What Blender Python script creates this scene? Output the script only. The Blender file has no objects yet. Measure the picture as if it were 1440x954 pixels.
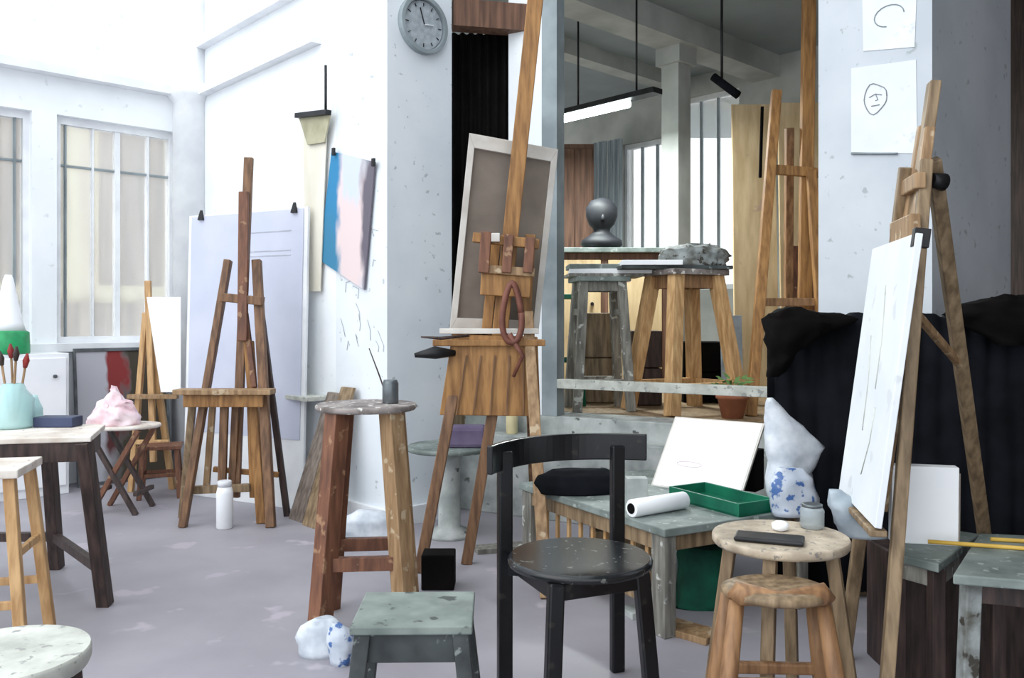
import bpy, bmesh, math, random
from mathutils import Vector, Matrix, noise
random.seed(7)
SC = bpy.context.scene
COL = SC.collection
V = Vector
# ---------------------------------------------------------------- camera, light, exposure
F, HZ, CH = 1200.0, 450.0, 1.15           # focal length in pixels (1440 wide), horizon row, camera height
cam = bpy.data.cameras.new('camera'); cam_o = bpy.data.objects.new('camera', cam); COL.objects.link(cam_o)
cam.sensor_width = 36; cam.lens = 36*F/1440; cam.shift_y = (HZ-477)/1440*1.0
cam_o.location = (0, 0, CH); cam_o.rotation_euler = (math.pi/2, 0, 0); cam.clip_start = .05
SC.camera = cam_o
W = bpy.data.worlds.new('sky'); SC.world = W; W.use_nodes = True
bg = W.node_tree.nodes['Background']; bg.inputs[0].default_value = (.90, .955, 1, 1); bg.inputs[1].default_value = 1.85
SC.view_settings.view_transform = 'Standard'; SC.view_settings.look = 'None'
SC.view_settings.gamma = 1; SC.view_settings.use_curve_mapping = False
SC.view_settings.exposure = 0.3
sun = bpy.data.lights.new('daylight', 'SUN'); sun.energy = .75; sun.angle = math.radians(50); sun.color = (1, .985, .96)
so = bpy.data.objects.new('daylight', sun); COL.objects.link(so)
so.rotation_euler = V((.75, .55, -.75)).to_track_quat('-Z', 'Y').to_euler()

# ---------------------------------------------------------------- helpers
def P(px, py, Y): return V(((px-720)/F*Y, Y, CH-(py-HZ)/F*Y))
def PZ(px, py, z):
    Y = (CH-z)*F/(py-HZ); return V(((px-720)/F*Y, Y, z))
def lin(c): return tuple((x/255/12.92 if x/255 <= .04045 else ((x/255+.055)/1.055)**2.4) for x in c)+(1,)
def mat(name, col, rough=.6, col2=None, scale=6, stretch=(1, 1, 1), bump=0, spec=.4, metal=0, detail=4, lo=.35, hi=.65, spots=None, spot_scale=18, spot_lo=.62, trans=0, emit=0):
    m = bpy.data.materials.new(name); m.use_nodes = True
    nt = m.node_tree; N = nt.nodes; L = nt.links; b = N['Principled BSDF']
    b.inputs['Roughness'].default_value = rough; b.inputs['Specular IOR Level'].default_value = spec; b.inputs['Metallic'].default_value = metal
    tc = N.new('ShaderNodeTexCoord'); mp = N.new('ShaderNodeMapping'); mp.inputs['Scale'].default_value = stretch
    L.new(tc.outputs['Object'], mp.inputs[0])
    if col2 is None: col2 = tuple(max(0, x*.86) for x in col)
    nz = N.new('ShaderNodeTexNoise'); nz.inputs['Scale'].default_value = scale; nz.inputs['Detail'].default_value = detail
    L.new(mp.outputs[0], nz.inputs[0])
    r = N.new('ShaderNodeValToRGB'); r.color_ramp.elements[0].position = lo; r.color_ramp.elements[1].position = hi
    r.color_ramp.elements[0].color = lin(col2); r.color_ramp.elements[1].color = lin(col)
    L.new(nz.outputs[0], r.inputs[0]); out = r.outputs[0]
    if spots:
        n2 = N.new('ShaderNodeTexNoise'); n2.inputs['Scale'].default_value = spot_scale; n2.inputs['Detail'].default_value = 3
        L.new(tc.outputs['Object'], n2.inputs[0])
        r2 = N.new('ShaderNodeValToRGB'); r2.color_ramp.elements[0].position = spot_lo; r2.color_ramp.elements[1].position = spot_lo+.05
        r2.color_ramp.elements[0].color = (0, 0, 0, 1); r2.color_ramp.elements[1].color = (1, 1, 1, 1)
        L.new(n2.outputs[0], r2.inputs[0])
        mx = N.new('ShaderNodeMixRGB'); mx.inputs[2].default_value = lin(spots)
        L.new(r2.outputs[0], mx.inputs[0]); L.new(out, mx.inputs[1]); out = mx.outputs[0]
    L.new(out, b.inputs['Base Color'])
    if bump:
        bp = N.new('ShaderNodeBump'); bp.inputs['Strength'].default_value = bump; bp.inputs['Distance'].default_value = .01
        L.new(nz.outputs[0], bp.inputs['Height']); L.new(bp.outputs[0], b.inputs['Normal'])
    if emit:
        b.inputs['Emission Color'].default_value = lin(col); b.inputs['Emission Strength'].default_value = emit
    if trans:
        tr = N.new('ShaderNodeBsdfTransparent'); ms = N.new('ShaderNodeMixShader'); ms.inputs[0].default_value = trans
        L.new(b.outputs[0], ms.inputs[1]); L.new(tr.outputs[0], ms.inputs[2])
        L.new(ms.outputs[0], N['Material Output'].inputs[0])
    return m
GR = (9, 9, 1.2)
def wood(name, c, c2, rough=.55, spots=None, **k): return mat(name, c, rough, c2, 5, GR, .15, detail=6, spots=spots, **k)
M = dict(
 plaster=mat('white_plaster', (238, 241, 244), .85, (228, 232, 236), 2.5, bump=.1, spots=(216, 220, 222), spot_scale=16, spot_lo=.68),
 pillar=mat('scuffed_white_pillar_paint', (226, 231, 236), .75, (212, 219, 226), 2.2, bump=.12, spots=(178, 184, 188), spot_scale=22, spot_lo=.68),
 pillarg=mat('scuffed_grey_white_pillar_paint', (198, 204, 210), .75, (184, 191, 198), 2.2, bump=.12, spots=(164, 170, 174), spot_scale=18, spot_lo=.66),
 olive=mat('olive_beige_plate', (176, 172, 146), .7, (150, 146, 120), 8),
 trimw=mat('white_trim_paint', (236, 238, 240), .6, (222, 224, 228)),
 trimg=mat('grey_frame_paint', (150, 160, 164), .6, (120, 130, 134), 4),
 rail=mat('worn_white_rail_paint', (206, 208, 200), .6, (170, 172, 164), 12, spots=(150, 152, 148), spot_scale=34, spot_lo=.6),
 floor=mat('grey_painted_floor', (160, 157, 164), .5, (144, 141, 149), 1.6, bump=.05, spots=(174, 167, 176), spot_scale=4, spot_lo=.64),
 plinth=mat('weathered_grey_plinth', (188, 192, 190), .8, (140, 146, 144), 7, spots=(90, 94, 92), spot_scale=16, spot_lo=.66),
 ceil=mat('grey_ceiling_paint', (150, 158, 160), .9, (138, 146, 148), 2),
 beam=mat('grey_beam_paint', (184, 186, 182), .85, (160, 162, 158), 3),
 black=mat('black_cloth', (22, 24, 30), .95, (12, 13, 16), 6, spec=.1, bump=.3),
 dark=mat('near_black', (20, 17, 17), .95, (10, 9, 9), 6, spec=.1),
 chair=mat('black_lacquer_paint', (22, 23, 26), .28, (12, 12, 14), 5, spots=(40, 38, 36), spot_scale=30, spot_lo=.64),
 seatblack=mat('worn_black_seat_paint', (40, 42, 44), .2, (24, 25, 27), 6, spots=(96, 98, 94), spot_scale=50, spot_lo=.63),
 ochre=wood('ochre_easel_wood', (166, 122, 72), (122, 84, 46)),
 brown=wood('brown_easel_wood', (134, 100, 72), (92, 66, 48)),
 redwood=wood('reddish_brown_wood', (126, 84, 62), (90, 58, 44), spots=(150, 116, 88)),
 pale=wood('pale_pine_wood', (208, 170, 122), (168, 128, 84)),
 tan=wood('tan_stand_wood', (164, 134, 100), (126, 98, 68), spots=(180, 160, 132)),
 oak=wood('weathered_oak_wood', (150, 128, 100), (104, 86, 64)),
 honey=wood('honey_stool_wood', (156, 118, 82), (112, 80, 54)),
 darkwood=wood('dark_stained_wood', (74, 58, 54), (40, 30, 28)),
 greywood=wood('grey_weathered_wood', (142, 140, 132), (98, 96, 90), spots=(190, 192, 186)),
 greytop=mat('grey_scuffed_top', (132, 142, 138), .6, (92, 102, 98), 9, spots=(156, 164, 160), spot_scale=30, spot_lo=.62),
 darkgrey=mat('dark_grey_green_paint', (70, 76, 76), .6, (42, 46, 48), 9, spots=(120, 126, 124), spot_scale=26, spot_lo=.64),
 stooltop=mat('grey_green_stool_top', (134, 144, 138), .65, (98, 108, 104), 8, spots=(70, 76, 74), spot_scale=18, spot_lo=.62),
 tabletop=mat('pale_paint_stained_top', (232, 226, 218), .5, (196, 184, 172), 8, spots=(120, 105, 95), spot_scale=20, spot_lo=.66),
 roundtop=mat('speckled_beige_top', (196, 182, 162), .55, (150, 136, 118), 14, spots=(130, 124, 116), spot_scale=46, spot_lo=.6),
 standtop=mat('stained_grey_top', (150, 142, 138), .6, (92, 84, 80), 14, spots=(210, 206, 200), spot_scale=30, spot_lo=.6),
 flake=mat('flaking_pale_paint', (146, 152, 152), .7, (84, 84, 78), 16, spots=(58, 54, 48), spot_scale=22, spot_lo=.58),
 paper=mat('white_paper', (244, 245, 247), .8, (236, 238, 242), 4),
 sketch=mat('white_paper_with_faint_drawing', (226, 230, 234), .8, (214, 219, 224), 4, spots=(206, 210, 214), spot_scale=12, spot_lo=.62),
 lav=mat('pale_lavender_paper', (200, 204, 220), .8, (190, 195, 212), 3),
 canvasback=mat('grey_brown_canvas_back', (132, 122, 112), .9, (112, 102, 94), 5),
 canvasedge=mat('primed_canvas_edge', (216, 212, 206), .8, (196, 190, 182), 8),
 green=mat('green_painted_tray', (22, 110, 82), .45, (12, 84, 64), 7),
 greencloth=mat('green_cloth', (16, 92, 70), .9, (8, 58, 46), 6),
 gtin=mat('green_enamel', (40, 158, 98), .4, (24, 130, 78), 14),
 blue=mat('blue_print_white_plastic', (206, 212, 222), .35, (176, 186, 200), 9, bump=.5, spots=(70, 104, 160), spot_scale=26, spot_lo=.56),
 plastic=mat('crumpled_white_plastic', (214, 219, 226), .35, (176, 184, 194), 12, bump=.6),
 greyplastic=mat('grey_blue_plastic_sheet', (176, 186, 194), .4, (140, 152, 162), 10, bump=.5),
 navy=mat('navy_box', (62, 72, 102), .5, (44, 52, 78)),
 cyan=mat('pale_cyan_plastic', (196, 232, 232), .25, (176, 220, 222), 4, trans=.25),
 purple=mat('purple_grey_cloth', (116, 104, 132), .9, (88, 78, 104), 6),
 pink=mat('pink_white_tissue', (244, 226, 230), .9, (222, 184, 190), 12, bump=.5),
 cream=mat('cream_plastic', (240, 226, 180), .5),
 metal=mat('grey_metal', (120, 126, 130), .35, (90, 96, 100), 8, metal=.6),
 darkmetal=mat('dark_metal', (48, 48, 50), .45, (30, 30, 32), 8, metal=.5),
 clockface=mat('pale_grey_clock_dial', (176, 184, 190), .5, (150, 158, 164), 30),
 beige=mat('beige_paper', (226, 222, 210), .85, (210, 204, 188), 5, (1, 1, .3)),
 ply=mat('plywood_board', (214, 190, 150), .7, (190, 164, 124), 3, (6, 6, 1), spots=(180, 150, 130), spot_scale=6),
 brownpanel=mat('brown_panel', (120, 88, 70), .7, (84, 60, 48), 4, (8, 8, .6)),
 curtain=mat('grey_window_curtain', (176, 186, 192), .9, (140, 150, 158), 8, (10, 10, .3)),
 tube=mat('fluorescent_tube', (238, 255, 250), .5, (238, 255, 250), emit=12),
 glass=mat('window_glass', (250, 250, 248), .3, (246, 246, 244), 2, trans=.7, spec=.3),
 facade=mat('cream_outside_wall', (246, 240, 208), .9, (222, 208, 186), 1.6, (3, 3, .5)),
 facadegrey=mat('grey_brown_outside_shutter', (178, 162, 148), .9, (134, 122, 112), 2, (5, 5, .4)),
 leaf=mat('green_leaves', (110, 146, 84), .7, (78, 112, 60), 12),
 terracotta=mat('terracotta', (170, 108, 78), .8, (140, 84, 58), 8),
 red=mat('red_brush_paint', (156, 48, 46), .6, (110, 34, 34), 8),
 yellow=mat('yellow_stick_paint', (212, 176, 84), .5, (186, 148, 60), 8),
 glassjar=mat('clear_jar_glass', (190, 198, 200), .15, (160, 170, 174), 8, trans=.45),
 sky=mat('blue_paint', (70, 160, 200), .7, (40, 120, 170), 8),
 bust=mat('dark_bronze', (34, 36, 42), .6, (20, 22, 26), 8),
 strap=mat('brown_leather_strap', (120, 74, 60), .6, (86, 48, 38), 12),
 boardgrey=wood('grey_brown_board', (140, 128, 118), (98, 86, 78)),
)
def painting_mat(name, zones, base):
    """painted canvas: soft colour patches laid out over the picture (generated coords)"""
    m = bpy.data.materials.new(name); m.use_nodes = True; nt = m.node_tree; N = nt.nodes; L = nt.links; b = N['Principled BSDF']
    b.inputs['Roughness'].default_value = .7
    tc = N.new('ShaderNodeTexCoord'); nz = N.new('ShaderNodeTexNoise'); nz.inputs['Scale'].default_value = 5
    L.new(tc.outputs['Generated'], nz.inputs[0])
    ad = N.new('ShaderNodeVectorMath'); ad.operation = 'MULTIPLY_ADD'; ad.inputs[1].default_value = (.22, .22, .22)
    L.new(nz.outputs['Color'], ad.inputs[0]); L.new(tc.outputs['Generated'], ad.inputs[2])
    out = None
    for (cx, cz, rx, rz, c) in zones:
        mp = N.new('ShaderNodeMapping'); mp.vector_type = 'POINT'
        mp.inputs['Location'].default_value = (-(cx+.11)/rx, 0, -(cz+.11)/rz); mp.inputs['Scale'].default_value = (1/rx, 0, 1/rz)
        L.new(ad.outputs[0], mp.inputs[0])
        g = N.new('ShaderNodeTexGradient'); g.gradient_type = 'SPHERICAL'; L.new(mp.outputs[0], g.inputs[0])
        r = N.new('ShaderNodeValToRGB'); r.color_ramp.elements[0].position = .0; r.color_ramp.elements[1].position = .3
        L.new(g.outputs['Color'], r.inputs[0])
        mx = N.new('ShaderNodeMixRGB'); mx.inputs[2].default_value = lin(c)
        L.new(r.outputs[0], mx.inputs[0])
        if out is None: mx.inputs[1].default_value = lin(base)
        else: L.new(out, mx.inputs[1])
        out = mx.outputs[0]
    L.new(out, b.inputs['Base Color']); return m

def wl(o):
    p = V((0, 0, 0))
    while o: p += o.location; o = o.parent
    return p
class MB:
    def __init__(s): s.bm = bmesh.new()
    def box(s, c, d, M3=None):
        vs = []
        for x in (-.5, .5):
            for y in (-.5, .5):
                for z in (-.5, .5):
                    v = V((x*d[0], y*d[1], z*d[2]))
                    if M3: v = M3 @ v
                    vs.append(s.bm.verts.new(V(c)+v))
        for f in ((0, 1, 3, 2), (4, 6, 7, 5), (0, 4, 5, 1), (2, 3, 7, 6), (0, 2, 6, 4), (1, 5, 7, 3)): s.bm.faces.new([vs[i] for i in f])
        return s
    def bar(s, p, q, w, d, side=None, taper=1):
        """beam from p to q; w across along 'side', d the other way"""
        p, q = V(p), V(q); ax = (q-p).normalized()
        side = V(side) if side is not None else (V((1, 0, 0)) if abs(ax.x) < .9 else V((0, 1, 0)))
        sx = (side-ax*side.dot(ax)).normalized(); sy = ax.cross(sx)
        r = []
        for (e, k) in ((p, 1), (q, taper)):
            r.append([s.bm.verts.new(e+sx*a*w*k/2+sy*b_*d*k/2) for a, b_ in ((-1, -1), (1, -1), (1, 1), (-1, 1))])
        for i in range(4): s.bm.faces.new((r[0][i], r[0][(i+1) % 4], r[1][(i+1) % 4], r[1][i]))
        s.bm.faces.new(r[0][::-1]); s.bm.faces.new(r[1]); return s
    def tube(s, pts, r, n=10):
        pts = [V(p) for p in pts]; rs = r if isinstance(r, (list, tuple)) else [r]*len(pts); rings = []
        for i, p in enumerate(pts):
            t = (pts[min(i+1, len(pts)-1)]-pts[max(i-1, 0)]).normalized()
            a = t.orthogonal().normalized() if i == 0 else (a-t*a.dot(t)).normalized()
            b_ = t.cross(a)
            rings.append([s.bm.verts.new(p+(a*math.cos(k*2*math.pi/n)+b_*math.sin(k*2*math.pi/n))*rs[i]) for k in range(n)])
        for i in range(len(rings)-1):
            for k in range(n): s.bm.faces.new((rings[i][k], rings[i][(k+1) % n], rings[i+1][(k+1) % n], rings[i+1][k])).smooth = True
        s.bm.faces.new(rings[0][::-1]); s.bm.faces.new(rings[-1]); return s
    def lathe(s, c, prof, n=32, sx=1, sy=1):
        c = V(c); rings = [[s.bm.verts.new(c+V((r*sx*math.cos(k*2*math.pi/n), r*sy*math.sin(k*2*math.pi/n), z))) for k in range(n)] for r, z in prof]
        for i in range(len(rings)-1):
            for k in range(n): s.bm.faces.new((rings[i][k], rings[i][(k+1) % n], rings[i+1][(k+1) % n], rings[i+1][k])).smooth = True
        s.bm.faces.new(rings[0][::-1]); s.bm.faces.new(rings[-1]); return s
    def prism(s, poly, off):
        a = [s.bm.verts.new(V(p)) for p in poly]; b_ = [s.bm.verts.new(V(p)+V(off)) for p in poly]; n = len(poly)
        s.bm.faces.new(a); s.bm.faces.new(b_[::-1])
        for i in range(n): s.bm.faces.new((a[i], b_[i], b_[(i+1) % n], a[(i+1) % n]))
        return s
    def blob(s, rows, Y, depth, amp=.008, fr=14, n=28):
        """crumpled closed form; rows = (pixel row, left, right[, depth factor]) seen at distance Y, top to bottom"""
        rr = []
        for i in range(len(rows)-1):
            for k in range(4):
                t = k/4; a, b_ = rows[i], rows[i+1]; a = a if len(a) > 3 else a+(1,); b_ = b_ if len(b_) > 3 else b_+(1,)
                rr.append([a[j]*(1-t)+b_[j]*t for j in range(4)])
        z_ = rows[-1]; rr.append(list(z_ if len(z_) > 3 else z_+(1,)))
        rings = []
        for (y, xl, xr, df) in rr:
            A_, B_ = P(xl, y, Y), P(xr, y, Y); c = (A_+B_)/2; h = (B_-A_).length/2; ring = []
            for k in range(n):
                t = k*2*math.pi/n; v = c+V((h*math.cos(t), depth/2*df*math.sin(t), 0))
                nn = noise.noise_vector(v*fr)*amp+noise.noise_vector(v*fr*2.7)*amp*.5; nn.z *= .5
                ring.append(s.bm.verts.new(v+nn))
            rings.append(ring)
        zmin = CH-(rr[-1][0]-HZ)/F*Y
        for v in rings[-1]: v.co.z = zmin
        for r_ in rings:
            for v in r_: v.co.z = max(v.co.z, zmin)
        for i in range(len(rings)-1):
            for k in range(n): s.bm.faces.new((rings[i][k], rings[i][(k+1) % n], rings[i+1][(k+1) % n], rings[i+1][k])).smooth = True
        s.bm.faces.new(rings[0]); s.bm.faces.new(rings[-1][::-1]); return s
    def build(s, name, m, parent=None, bevel=.002, local=False, label=None):
        if parent and not local:
            o0 = wl(parent)
            for v in s.bm.verts: v.co -= o0
        bmesh.ops.recalc_face_normals(s.bm, faces=s.bm.faces)
        me = bpy.data.meshes.new(name); s.bm.to_mesh(me); s.bm.free()
        o = bpy.data.objects.new(name, me); COL.objects.link(o); me.materials.append(M[m] if isinstance(m, str) else m)
        if parent: o.parent = parent
        if bevel:
            b_ = o.modifiers.new('bevel', 'BEVEL'); b_.width = bevel; b_.segments = 2; b_.limit_method = 'ANGLE'; b_.angle_limit = math.radians(50)
        if label: o['label'] = label
        return o
def tag(o, label, cat, group=None, kind=None):
    o['label'] = label; o['category'] = cat
    if group: o['group'] = group
    if kind: o['kind'] = kind
    return o
def thing(name, label, cat, loc=(0, 0, 0), rz=0, group=None):
    o = bpy.data.objects.new(name, None); COL.objects.link(o); o.location = loc; o.rotation_euler = (0, 0, rz); o.empty_display_size = .1
    return tag(o, label, cat, group)
def one(name, mb, m, label, cat, group=None, bevel=.002):
    """thing of a single mesh: origin moved to its base centre"""
    xs = [v.co.copy() for v in mb.bm.verts]; c = sum(xs, V())/len(xs); c.z = min(v.z for v in xs)
    for v in mb.bm.verts: v.co -= c
    o = mb.build(name, m, None, bevel); o.location = c; return tag(o, label, cat, group)
def struct(name, mb, m, parent=None, bevel=0):
    o = mb.build(name, m, parent, bevel)
    if not parent: o['kind'] = 'structure'
    return o
# building frame: C is the far left corner, u runs along the window wall away from us, v along the other wall towards us
C0 = V((-2.45, 6.6, 0)); UA = V((.731, .682, 0)); UE = V((.682, -.731, 0)).normalized(); UA = V((-UE.y, UE.x, 0))
MU = Matrix((UA, UE, V((0, 0, 1)))).transposed()
def UV(u, v, z=0): return C0+UA*u+UE*v+V((0, 0, z))
def ubox(mb, u0, u1, v0, v1, z0, z1):
    return mb.box(UV((u0+u1)/2, (v0+v1)/2, (z0+z1)/2), (abs(u1-u0), abs(v1-v0), z1-z0), MU)

# ---------------------------------------------------------------- structure: main room
struct('floor', ubox(MB(), -9, 2.4, 0, 10, -.1, 0), 'floor')
wz = 4.6
b = MB(); ubox(b, -9, .3, -.25, 0, 0, .985); ubox(b, -9, .3, -.25, 0, 2.58, wz)
ubox(b, -.135, .3, -.25, 0, .985, 2.58); ubox(b, -1.133, -.977, -.25, 0, .985, 2.58); ubox(b, -4.2, -3.4, -.25, 0, .985, 2.58); ubox(b, -9, -8.6, -.25, 0, .985, 2.58)
ubox(b, -6.5, -6.3, -.25, 0, .985, 2.58)
struct('wall_left', b, 'plaster')
b = MB(); ubox(b, 0, .12, 0, 2.05, 0, wz); struct('wall_back', b, 'plaster')
struct('trim_1', ubox(MB(), -9, 0, -.0, .10, 2.84, 2.9), 'trimw')           # ledge over the windows
struct('trim_2', ubox(MB(), -9, -.0, 0, .09, .93, .985), 'trimw')           # window sill
b = MB(); ubox(b, -.07, 0, .12, 1.88, 2.84, 2.90); ubox(b, -.07, 0, .12, 1.88, 3.2, 3.28); struct('trim_3', b, 'trimw')
b = MB(); b.lathe(UV(-.06, .06, 0), [(.135, 0), (.13, 2.80), (.17, 2.84), (.17, 2.92), (.125, 2.95), (.125, wz)], 24); struct('trim_4', b, 'trimw')
# windows in the left wall
def window(n, u0, u1, mull, head_dark=False):
    f = MB()
    for z0, z1 in ((.985, 1.03), (2.53, 2.58)): ubox(f, u0, u1, -.14, -.06, z0, z1)
    for a in (u0, u1-.04): ubox(f, a, a+.04, -.14, -.06, 1.03, 2.53)
    r = struct('window_%d' % n, f, 'trimw')
    for (mu, wd, mt) in mull:
        ubox(MB(), mu-wd/2, mu+wd/2, -.13, -.07, 1.03, 2.53).build('mullion', mt, r, 0)
    ubox(MB(), u0+.04, u1-.04, -.12, -.085, 2.235, 2.25).build('crossbar', 'trimg', r, 0)
    ubox(MB(), u0+.04, u1-.04, -.105, -.099, 1.03, 2.53).build('pane', 'glass', r, 0)
window(1, -.977, -.135, ((-.90, .010, 'trimg'), (-.55, .035, 'trimw'), (-.33, .012, 'trimw'), (-.72, .012, 'trimw')))
window(2, -3.4, -1.133, ((-1.22, .012, 'trimg'), (-1.32, .014, 'trimg'), (-1.9, .04, 'trimw'), (-2.6, .04, 'trimw')))
window(3, -6.3, -4.2, ((-5.2, .04, 'trimw'),))
window(4, -8.6, -6.5, ((-7.5, .04, 'trimw'),))
# clock pillar
b = MB(); ubox(b, 0, .458, 2.05, 2.58, 0, wz); struct('wall_center', b, 'pillar')
b = MB(); ubox(b, -.03, 0, .2, 2.61, 0, .1); ubox(b, 0, .458, 2.58, 2.61, 0, .1); struct('baseboard_back', b, 'trimw')
# line of the opening to the raised room
LA, LB = V((.16, 5.1, 0)), V((1.75, 4.2, 0)); LD = (LB-LA).normalized(); LN = V((-LD.y, LD.x, 0)); 
if LN.y < 0: LN = -LN
ML = Matrix((LD, LN, V((0, 0, 1)))).transposed()
def lbox(mb, s0, s1, n0, n1, z0, z1): return mb.box(LA+LD*(s0+s1)/2+LN*(n0+n1)/2+V((0, 0, (z0+z1)/2)), (s1-s0, n1-n0, z1-z0), ML)
b = MB(); lbox(b, -.62, 1.83, 0, .25, 0, .58); lbox(b, -.60, 1.83, -.16, 0, 0, .47); struct('trim_5', b, 'plinth', bevel=.006)
b = MB(); lbox(b, .02, .12, 0, .1, .58, wz); struct('trim_6', b, 'trimg')
b = MB(); lbox(b, .12, 1.8, .0, .05, .745, .80); struct('trim_7', b, 'rail', bevel=.003)
b = MB(); lbox(b, -.22, .02, .02, .12, .58, wz); struct('wall_inner', b, 'plaster')
b = MB(); b.bar((-.36, 5.12, 2.98), (.1, 5.22, 2.98), .12, .16, (0, 1, 0)); struct('trim_8', b, 'brownpanel')
# right pillar
PC = V((1.92, 3.9, 0))
def pbox(mb, a0, a1, e0, e1, z0, z1): return mb.box(PC+UA*(a0+a1)/2-UE*(e0+e1)/2+V((0, 0, (z0+z1)/2)), (a1-a0, e1-e0, z1-z0), MU)
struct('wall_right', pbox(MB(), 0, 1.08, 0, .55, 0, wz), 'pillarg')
b = MB(); b.box((3.35, 1.5, 2.3), (.1, 10, 4.6)); struct('wall_side', b, 'darkwood')  # seen past the right pillar, lengthened out of view to cut light
struct('shade_ceiling', MB().prism([(x, y, 4.6) for x, y in [(.9, 4.3), (3.4, 4.3), (3.4, -3.5), (.9, -3.5)]], (0, 0, .1)), 'ceil')  # unseen partial ceiling, added and sized to shade the right side
# raised inner room
pf = [(-.32, 5.36), (.28, 5.31), (1.9, 4.42), (5.5, 4.42), (5.5, 11), (-1.6, 11), (-1.6, 6.4), (-.9, 5.7)]
struct('platform_floor', MB().prism([(x, y, .48) for x, y in pf], (0, 0, .1)), 'oak')['kind'] = 'structure'
bpy.data.objects['platform_floor'].name = 'floor_inner'
struct('ceiling', MB().prism([(x, y, 3.6) for x, y in [(-.4, 5.2), (1.9, 4.0), (5.5, 4.0), (5.5, 11.5), (-2.5, 11.5), (-2.5, 7.0)]], (0, 0, .1)), 'ceil')
b = MB(); c = V((1.42, 7.1, 0)); b.bar(c-UA*2.6+V((0, 0, 3.5)), c+UA*4+V((0, 0, 3.5)), .28, .2, UE); struct('trim_9', b, 'beam')
b = MB(); c = V((.9, 7.9, 0)); b.bar(c-UA*2.2+V((0, 0, 3.53)), c+UA*2.6+V((0, 0, 3.53)), .16, .14, UE); struct('trim_10', b, 'beam')
b = MB(); b.box(V((1.365, 7.1, 2.0)), (.17, .17, 2.84), MU); b.box(V((1.365, 7.1, 3.33)), (.24, .24, .14), MU); struct('trim_11', b, 'beam')
W0 = V((1.16, 9.3, 0))
def bwbox(mb, t0, t1, n0, n1, z0, z1): return mb.box(W0+UE*(t0+t1)/2+UA*(n0+n1)/2+V((0, 0, (z0+z1)/2)), (n1-n0, t1-t0, z1-z0), MU)
b = MB(); bwbox(b, -4, 5.2, 0, .2, .58, 1.45); bwbox(b, -4, .8, 0, .2, 3.05, 3.6); bwbox(b, .8, 5.2, 0, .2, 3.4, 3.6)
bwbox(b, -4, .05, 0, .2, 1.45, 3.05); bwbox(b, .70, .80, 0, .2, 1.45, 3.4); bwbox(b, 1.5, 5.2, 0, .2, 1.45, 3.4); struct('wall_far', b, 'beam')
def bwin(n, t0, t1, zt=3.05):
    f = MB()
    for z0, z1 in ((1.45, 1.5), (zt-.05, zt)): bwbox(f, t0, t1, .05, .12, z0, z1)
    for a in (t0, t1-.03): bwbox(f, a, a+.03, .05, .12, 1.5, zt-.05)
    r = struct('window_%d' % n, f, 'trimw')
    k = t0+.22
    while k < t1-.08:
        bwbox(MB(), k-.008, k+.008, .06, .1, 1.5, zt-.05).build('mullion', 'trimg', r, 0); k += .2
    bwbox(MB(), t0+.03, t1-.03, .08, .084, 1.5, zt-.05).build('pane', 'glass', r, 0)
bwin(5, .05, .70); bwin(6, .80, 1.5, 3.4)

# ---------------------------------------------------------------- outside the windows
t = thing('building', 'cream outside building with grey brown shutters seen through the tall left windows', 'building', UV(-.8, -2.6, 0))
ubox(MB(), -5, 3.2, -2.9, -2.6, -.3, 5).build('wall', 'facade', t, 0)
for a in (-3.2, -1.9, -.9, .1, .82, 1.6):
    w = ubox(MB(), a, a+.62, -2.6, -2.55, 1.5, 3.3).build('shutter', 'facadegrey', t, .004)
ubox(MB(), -5, 3.2, -2.6, -2.54, -.3, 1.32).build('base_wall', 'facadegrey', t, 0)
b = MB()
c = UV(-3.1, -1.4, 0)
b.tube([c+V((0, 0, -.3)), c+V((.05, 0, .6)), c+V((0, .05, 1.5))], [.04, .03, .02])
t = thing('shrub', 'pale green leafy shrub outside the leftmost window', 'shrub', c)
b.build('stem', 'brown', t, 0)
b = MB()
for i in range(260):
    q = c+V((random.gauss(0, .25), random.gauss(0, .25), random.uniform(.3, 2.4)))
    d = V((random.uniform(-1, 1), random.uniform(-1, 1), random.uniform(-1, 1))).normalized(); e = d.orthogonal().normalized()
    vs = [b.bm.verts.new(q+x) for x in (-d*.07, e*.03, d*.07, -e*.03)]; b.bm.faces.new(vs)
b.build('foliage', 'leaf', t, 0)

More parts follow.
